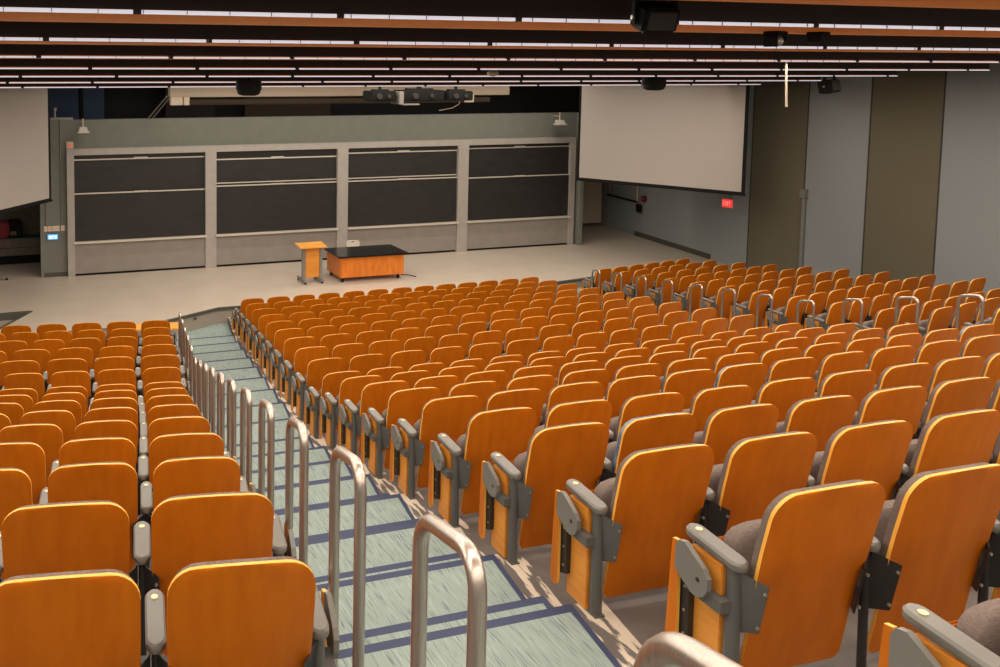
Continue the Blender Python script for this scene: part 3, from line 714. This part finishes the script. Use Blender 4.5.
speaker_box(17.35, 14.4, 5.50, .40, .28, .28, R(15), R(-12), 'small angular black loudspeaker below the ceiling near the striped wall', top=.085)
def spot(x, y, z, label, open_):
    t = thing('ceiling_spotlight', label, 'spotlight', (x, y, z), R(20), 'small black spotlights under the ceiling')
    MB().cbox((-.10, -.07, -.015), (.10, .07, .02), .006).build('mount_plate', BLACK, t)
    if open_:
        MB().box((-.10, -.06, -.13), (-.085, .06, 0)).box((.085, -.06, -.08), (.10, .06, 0)).box((-.10, -.06, -.03), (.10, .06, -.02)).build('yoke', BLACK, t)
        MB().blob((.02, 0, -.075), (.055, .065, .055), 1.0, 14, 8).build('lamp_head', GREYM, t, True)
    else: MB().prism([(-.10, -.06, -.01), (.10, -.06, -.01), (-.09, -.06, -.075)], (0, .12, 0)).build('lamp_head', BLACK, t)
spot(7.13, 6.5, 6.24, 'small black ceiling spotlight with a round grey head', True)
spot(7.66, 6.5, 6.24, 'small black wedge shaped spotlight, right of the round headed one', False)
o = MB().tube([(10.75, 9.60, 5.99), (10.77, 9.6, 5.67), (10.79, 9.6, 5.35)], [.012, .014, .016], 8).build('hanging_rod', BEIGE); tag(o, 'thin pale rod hanging from the ceiling in front of the striped wall', 'rod')
o = MB().blob((0, 0, 0), (.10, .10, .06), 1.0, 16, 8).cyl((0, 0, .03), (0, 0, 1.5), .012, 8).build('smoke_detector', BEIGE, smooth=True); o.location = (8.25, 13.2, 5.80); tag(o, 'small round beige detector between the lamp strips above the projectors', 'detector')

# exit sign, conduit, hardware on the right wall
ew = math.atan(0.1094)
t = thing('exit_sign', 'small lit red EXIT sign on the pale wall under the right screen', 'sign', (WX(20.25)-.06, 20.25, 2.02), 0)
t.rotation_euler.z = R(-62)
MB().cbox((-.16, -.03, -.30), (.16, .03, -.02), .01).cyl((0, 0, -.02), (0, 0, .18), .03, 10).cbox((-.17, -.05, .0), (.17, .05, .03), .008).build('housing', GREYM, t)
MB().box((-.14, -.036, -.28), (.14, -.03, -.04)).build('sign_face', RED, t)
LT = MB(); x = -.115; zc = -.16
def bar(x0, z0, x1, z1): LT.box((x0, -.040, z0), (x1, -.036, z1))
hh = .065; tk = .014; cw = .042
bar(x, zc-hh, x+tk, zc+hh); [bar(x, zc+q-tk/2, x+cw, zc+q+tk/2) for q in (-hh+tk/2, 0, hh-tk/2)]
x += .062
for s_ in (-1, 1):
    T = Matrix.Translation((x+cw/2, -.038, zc)) @ Matrix.Rotation(s_*math.atan(cw/(2*hh)), 4, 'Y'); LT.box((-tk/2, -.002, -hh), (tk/2, .002, hh), T=T)
x += .062; bar(x, zc-hh, x+tk, zc+hh); x += .034
bar(x, zc+hh-tk, x+cw, zc+hh); bar(x+cw/2-tk/2, zc-hh, x+cw/2+tk/2, zc+hh)
LT.build('letters', REDLET, t)
y = 17.50; t = thing('wall_conduit', 'thin grey conduit with a small junction box on the seam of the striped wall', 'conduit', (WX(y)-.05, y, 0))
MB().tube([(0, 0, .2), (0, 0, 2.45)], .055, 10).build('pipe', ARM, t, True); MB().cbox((-.07, -.09, 2.45), (.05, .09, 2.68), .01).build('junction_box', ARM, t)
y = 25.1; t = thing('wall_pipe', 'pair of thin grey pipes on the dark wall below the right screen', 'pipe', (WX(26.3)-.06, 26.3, 0), -math.atan(.1094))
MB().cyl((0, -.12, 1.35), (0, -.12, 4), .03, 8).cyl((0, .18, 1.35), (0, .18, 4), .03, 8).build('pipe', GREYM, t); MB().cbox((-.05, -.2, 1.28), (.05, .25, 1.4), .01).build('pipe_clamp', GREYM, t)
t = thing('wall_pipe', 'single tan pipe on the dark wall ending beside the red alarm bell', 'pipe', (WX(24.55)-.06, 24.55, 0), -math.atan(.1094))
MB().cyl((0, 0, 1.0), (0, 0, 4), .035, 8).build('pipe', BEIGE, t)
t = thing('alarm_bell', 'small dark red alarm bell beside the tan pipe on the dark wall', 'bell', (WX(24.2)-.06, 24.2, 1.38), -math.atan(.1094))
MB().cyl((.05, 0, 0), (-.05, 0, 0), .11, 18).build('bell_dome', DRED, t, True); MB().cyl((-.05, 0, 0), (-.08, 0, 0), .03, 10).build('bell_cap', SCREW, t)
t = thing('push_bar', 'black horizontal push bar and latch on the dark side wall below the pipes', 'door hardware', (WX(25.4)-.08, 25.4, 1.22), -math.atan(.1094))
MB().box((-.04, -.9, -.03), (.0, 0.9, .03)).build('bar', BLACK, t); MB().cbox((-.07, -1.15, -.35), (0, -.9, -.05), .02).build('latch_box', BLACK, t)
struct(MB().box((18.9, 26.55, .12), (21.32, 26.75, 4.0)), 'wall_stage_right', BEIGE, 'tan wall segment behind the right end of the front wall')
struct(MB().box((18.24, D-.3, 0), (18.36, D, 4.4)), 'wall_front_end', WALLG, 'narrow wall end right of the blackboards')

# ------------------------------------------------------------------ left alcove
struct(MB().box((-8, 26.3, 0), (2.2, 26.5, 4.25)), 'wall_alcove', CONC, 'dark masonry wall of the left alcove')
t = thing('work_counter', 'long pale fronted counter in the dark alcove at the left edge', 'counter', (0, 25.7, 0))
MB().cbox((-6, 0, .77), (1.22, .58, .82), .01).build('countertop', EDGE, t); MB().box((-6, .03, .30), (1.20, .55, .77)).box((-6, .02, .53), (1.2, .032, .54), 1).box((-6, .25, 0), (1.2, .27, .30), 1).build('body', [CONC, BLACK], t)  # black sheet below the front stands in for the shade under the counter
for x_ in (-5.8, -2.4, 1.1): MB().box((x_, .08, 0), (x_+.1, .5, .30)).build('leg', BLACK, t)
t = thing('equipment_box', 'black box with small pale buttons on the alcove counter', 'box', (.24, 25.95, .82))
MB().cbox((-.25, -.15, 0), (.20, .2, .42), .02).blob((-.05, 0, .45), (.2, .15, .1), .8, 12, 6).build('body', BLACK, t); MB().box((-.15, -.155, .08), (.02, -.15, .2)).build('button_panel', CONC, t)
o = MB().blob((0, 0, .28), (.26, .2, .28), .6, 16, 8).build('red_bag', DRED, smooth=True); o.location = (-.17, 25.85, .80)
o.name = 'cloth_bag'; tag(o, 'dark red cloth bag on the alcove counter at the left edge', 'bag')
t = thing('caster_foot', 'small metal wheeled foot standing on the stage at the far left edge', 'caster', (-.12, 24.05, 0))
MB().box((-.25, -.03, .06), (.1, .03, .09)).build('foot_bar', GREYM, t); MB().cyl((.08, -.02, .035), (.08, .02, .035), .035, 12).cyl((-.2, -.02, .035), (-.2, .02, .035), .035, 12).build('wheel', BLACK, t)

# ------------------------------------------------------------------ lectern, desk, chair behind it
t = thing('lectern', 'honey coloured wooden lectern with grey legs on the stage left of the desk', 'lectern', (7.97, 21.62, 0))
MB().prism([(-.38, -.27, .99), (.40, -.27, .99), (.40, .20, 1.04), (-.38, .20, 1.04)], (0, 0, .03), 0).build('top', LECT, t)
MB().box((-.17, -.13, .16), (.24, -.10, .96)).build('front_panel', LECT2, t)
for sx in (-.22, .27):
    lg = MB().cbox((sx-.045, -.14, .05), (sx+.045, -.04, 1.0), .01).cbox((sx-.04, -.27, .05), (sx+.04, .35, .10), .01).build('leg', GREYM, t)
    MB().cyl((sx-.02, -.24, .035), (sx+.02, -.24, .035), .035, 12).cyl((sx-.02, .32, .035), (sx+.02, .32, .035), .035, 12).build('caster', BLACK, lg)
t = thing('teacher_desk', 'wide orange wooden desk with a black top on casters in the middle of the stage', 'desk', (8.66, 21.25, 0))
MB().cbox((0.07, .03, .13), (1.97, 1.05, .70), .01).build('body', DESKW, t)
MB().cbox((0, -.05, .70), (2.08, 1.12, .745), .006).build('worktop', DESKTOP, t)
for x_, y_ in ((.17, .13), (1.84, .13), (.17, .95), (1.84, .95)):
    MB().cyl((x_-.025, y_, .065), (x_+.025, y_, .065), .065, 18).box((x_-.04, y_-.04, .12), (x_+.04, y_+.04, .145)).box((x_-.032, y_-.02, .06), (x_-.026, y_+.02, .13)).box((x_+.026, y_-.02, .06), (x_+.032, y_+.02, .13)).cyl((x_-.027, y_, .065), (x_+.027, y_, .065), .025, 12, 1).build('caster', [BLACK, GREYM], t)
t = thing('stacking_chair', 'off white plastic chair whose back shows over the black desk top', 'chair', (9.86, 22.95, 0), R(172)); t.scale = (.9, .9, .86)
MB().cbox((-.22, -.20, .43), (.22, .22, .46), .012).build('seat', WHITEP, t)
bk = MB(); 
n = 8; rows = []
for z_, wv in ((.55, .19), (.62, .22), (.78, .23), (.84, .21), (.87, .16)):
    rows.append([(u*wv, -.22-.05*(z_-.5)/.35+.03*u*u, z_) for u in [-1+2*i/n for i in range(n+1)]])
for a, b in zip(rows, rows[1:]):
    for i in range(n): bk.quad([a[i], a[i+1], b[i+1], b[i]])
bk = bk.build('backrest', WHITEP, t, True); sm = bk.modifiers.new('thick', 'SOLIDIFY'); sm.thickness = .012
MB().cbox((-.05, -.29, .80), (.05, -.275, .825), .004).cbox((-.05, -.255, .80), (.05, -.245, .825), .004).build('hand_hole', BLACK, bk)
for x_, y_ in ((-.19, -.18), (.19, -.18), (-.19, .19), (.19, .19)):
    MB().tube([(x_*1.1, y_*1.15, 0), (x_, y_, .44)], .011, 8).build('leg', GREYM, t)
MB().tube([(-.19, -.18, .44), (-.2, -.24, .62)], .011, 8).tube([(.19, -.18, .44), (.2, -.24, .62)], .011, 8).build('back_frame', GREYM, t)
o = MB().tube([(10.75, 21.7, .012), (10.95, 21.55, .012), (11.05, 21.35, .012)], .012, 6).build('floor_cable', BLACK); tag(o, 'short black cable on the stage floor beside the right desk caster', 'cable')

# front tables of the left block
def front_table(cx, label):
    q = lseat(0, 0) + lr_*cx + ld_*0.36
    t = thing('writing_table', label, 'table', (q.x, q.y, lev(2)), -LA)
    MB().cbox((-.46, -.20, .69), (.46, .22, .725), .008).build('tabletop', TABLEW, t)
    for sx in (-.45, .45): MB().cbox((sx-.02, -.18, 0), (sx+.02, -.14, .69), .004).cbox((sx-.02, .14, 0), (sx+.02, .18, .69), .004).cbox((sx-.02, -.18, .64), (sx+.02, .18, .69), .004).build('leg', GREYM, t)
front_table(0.06, 'honey coloured table top beside the first handrail, in front of the left block')
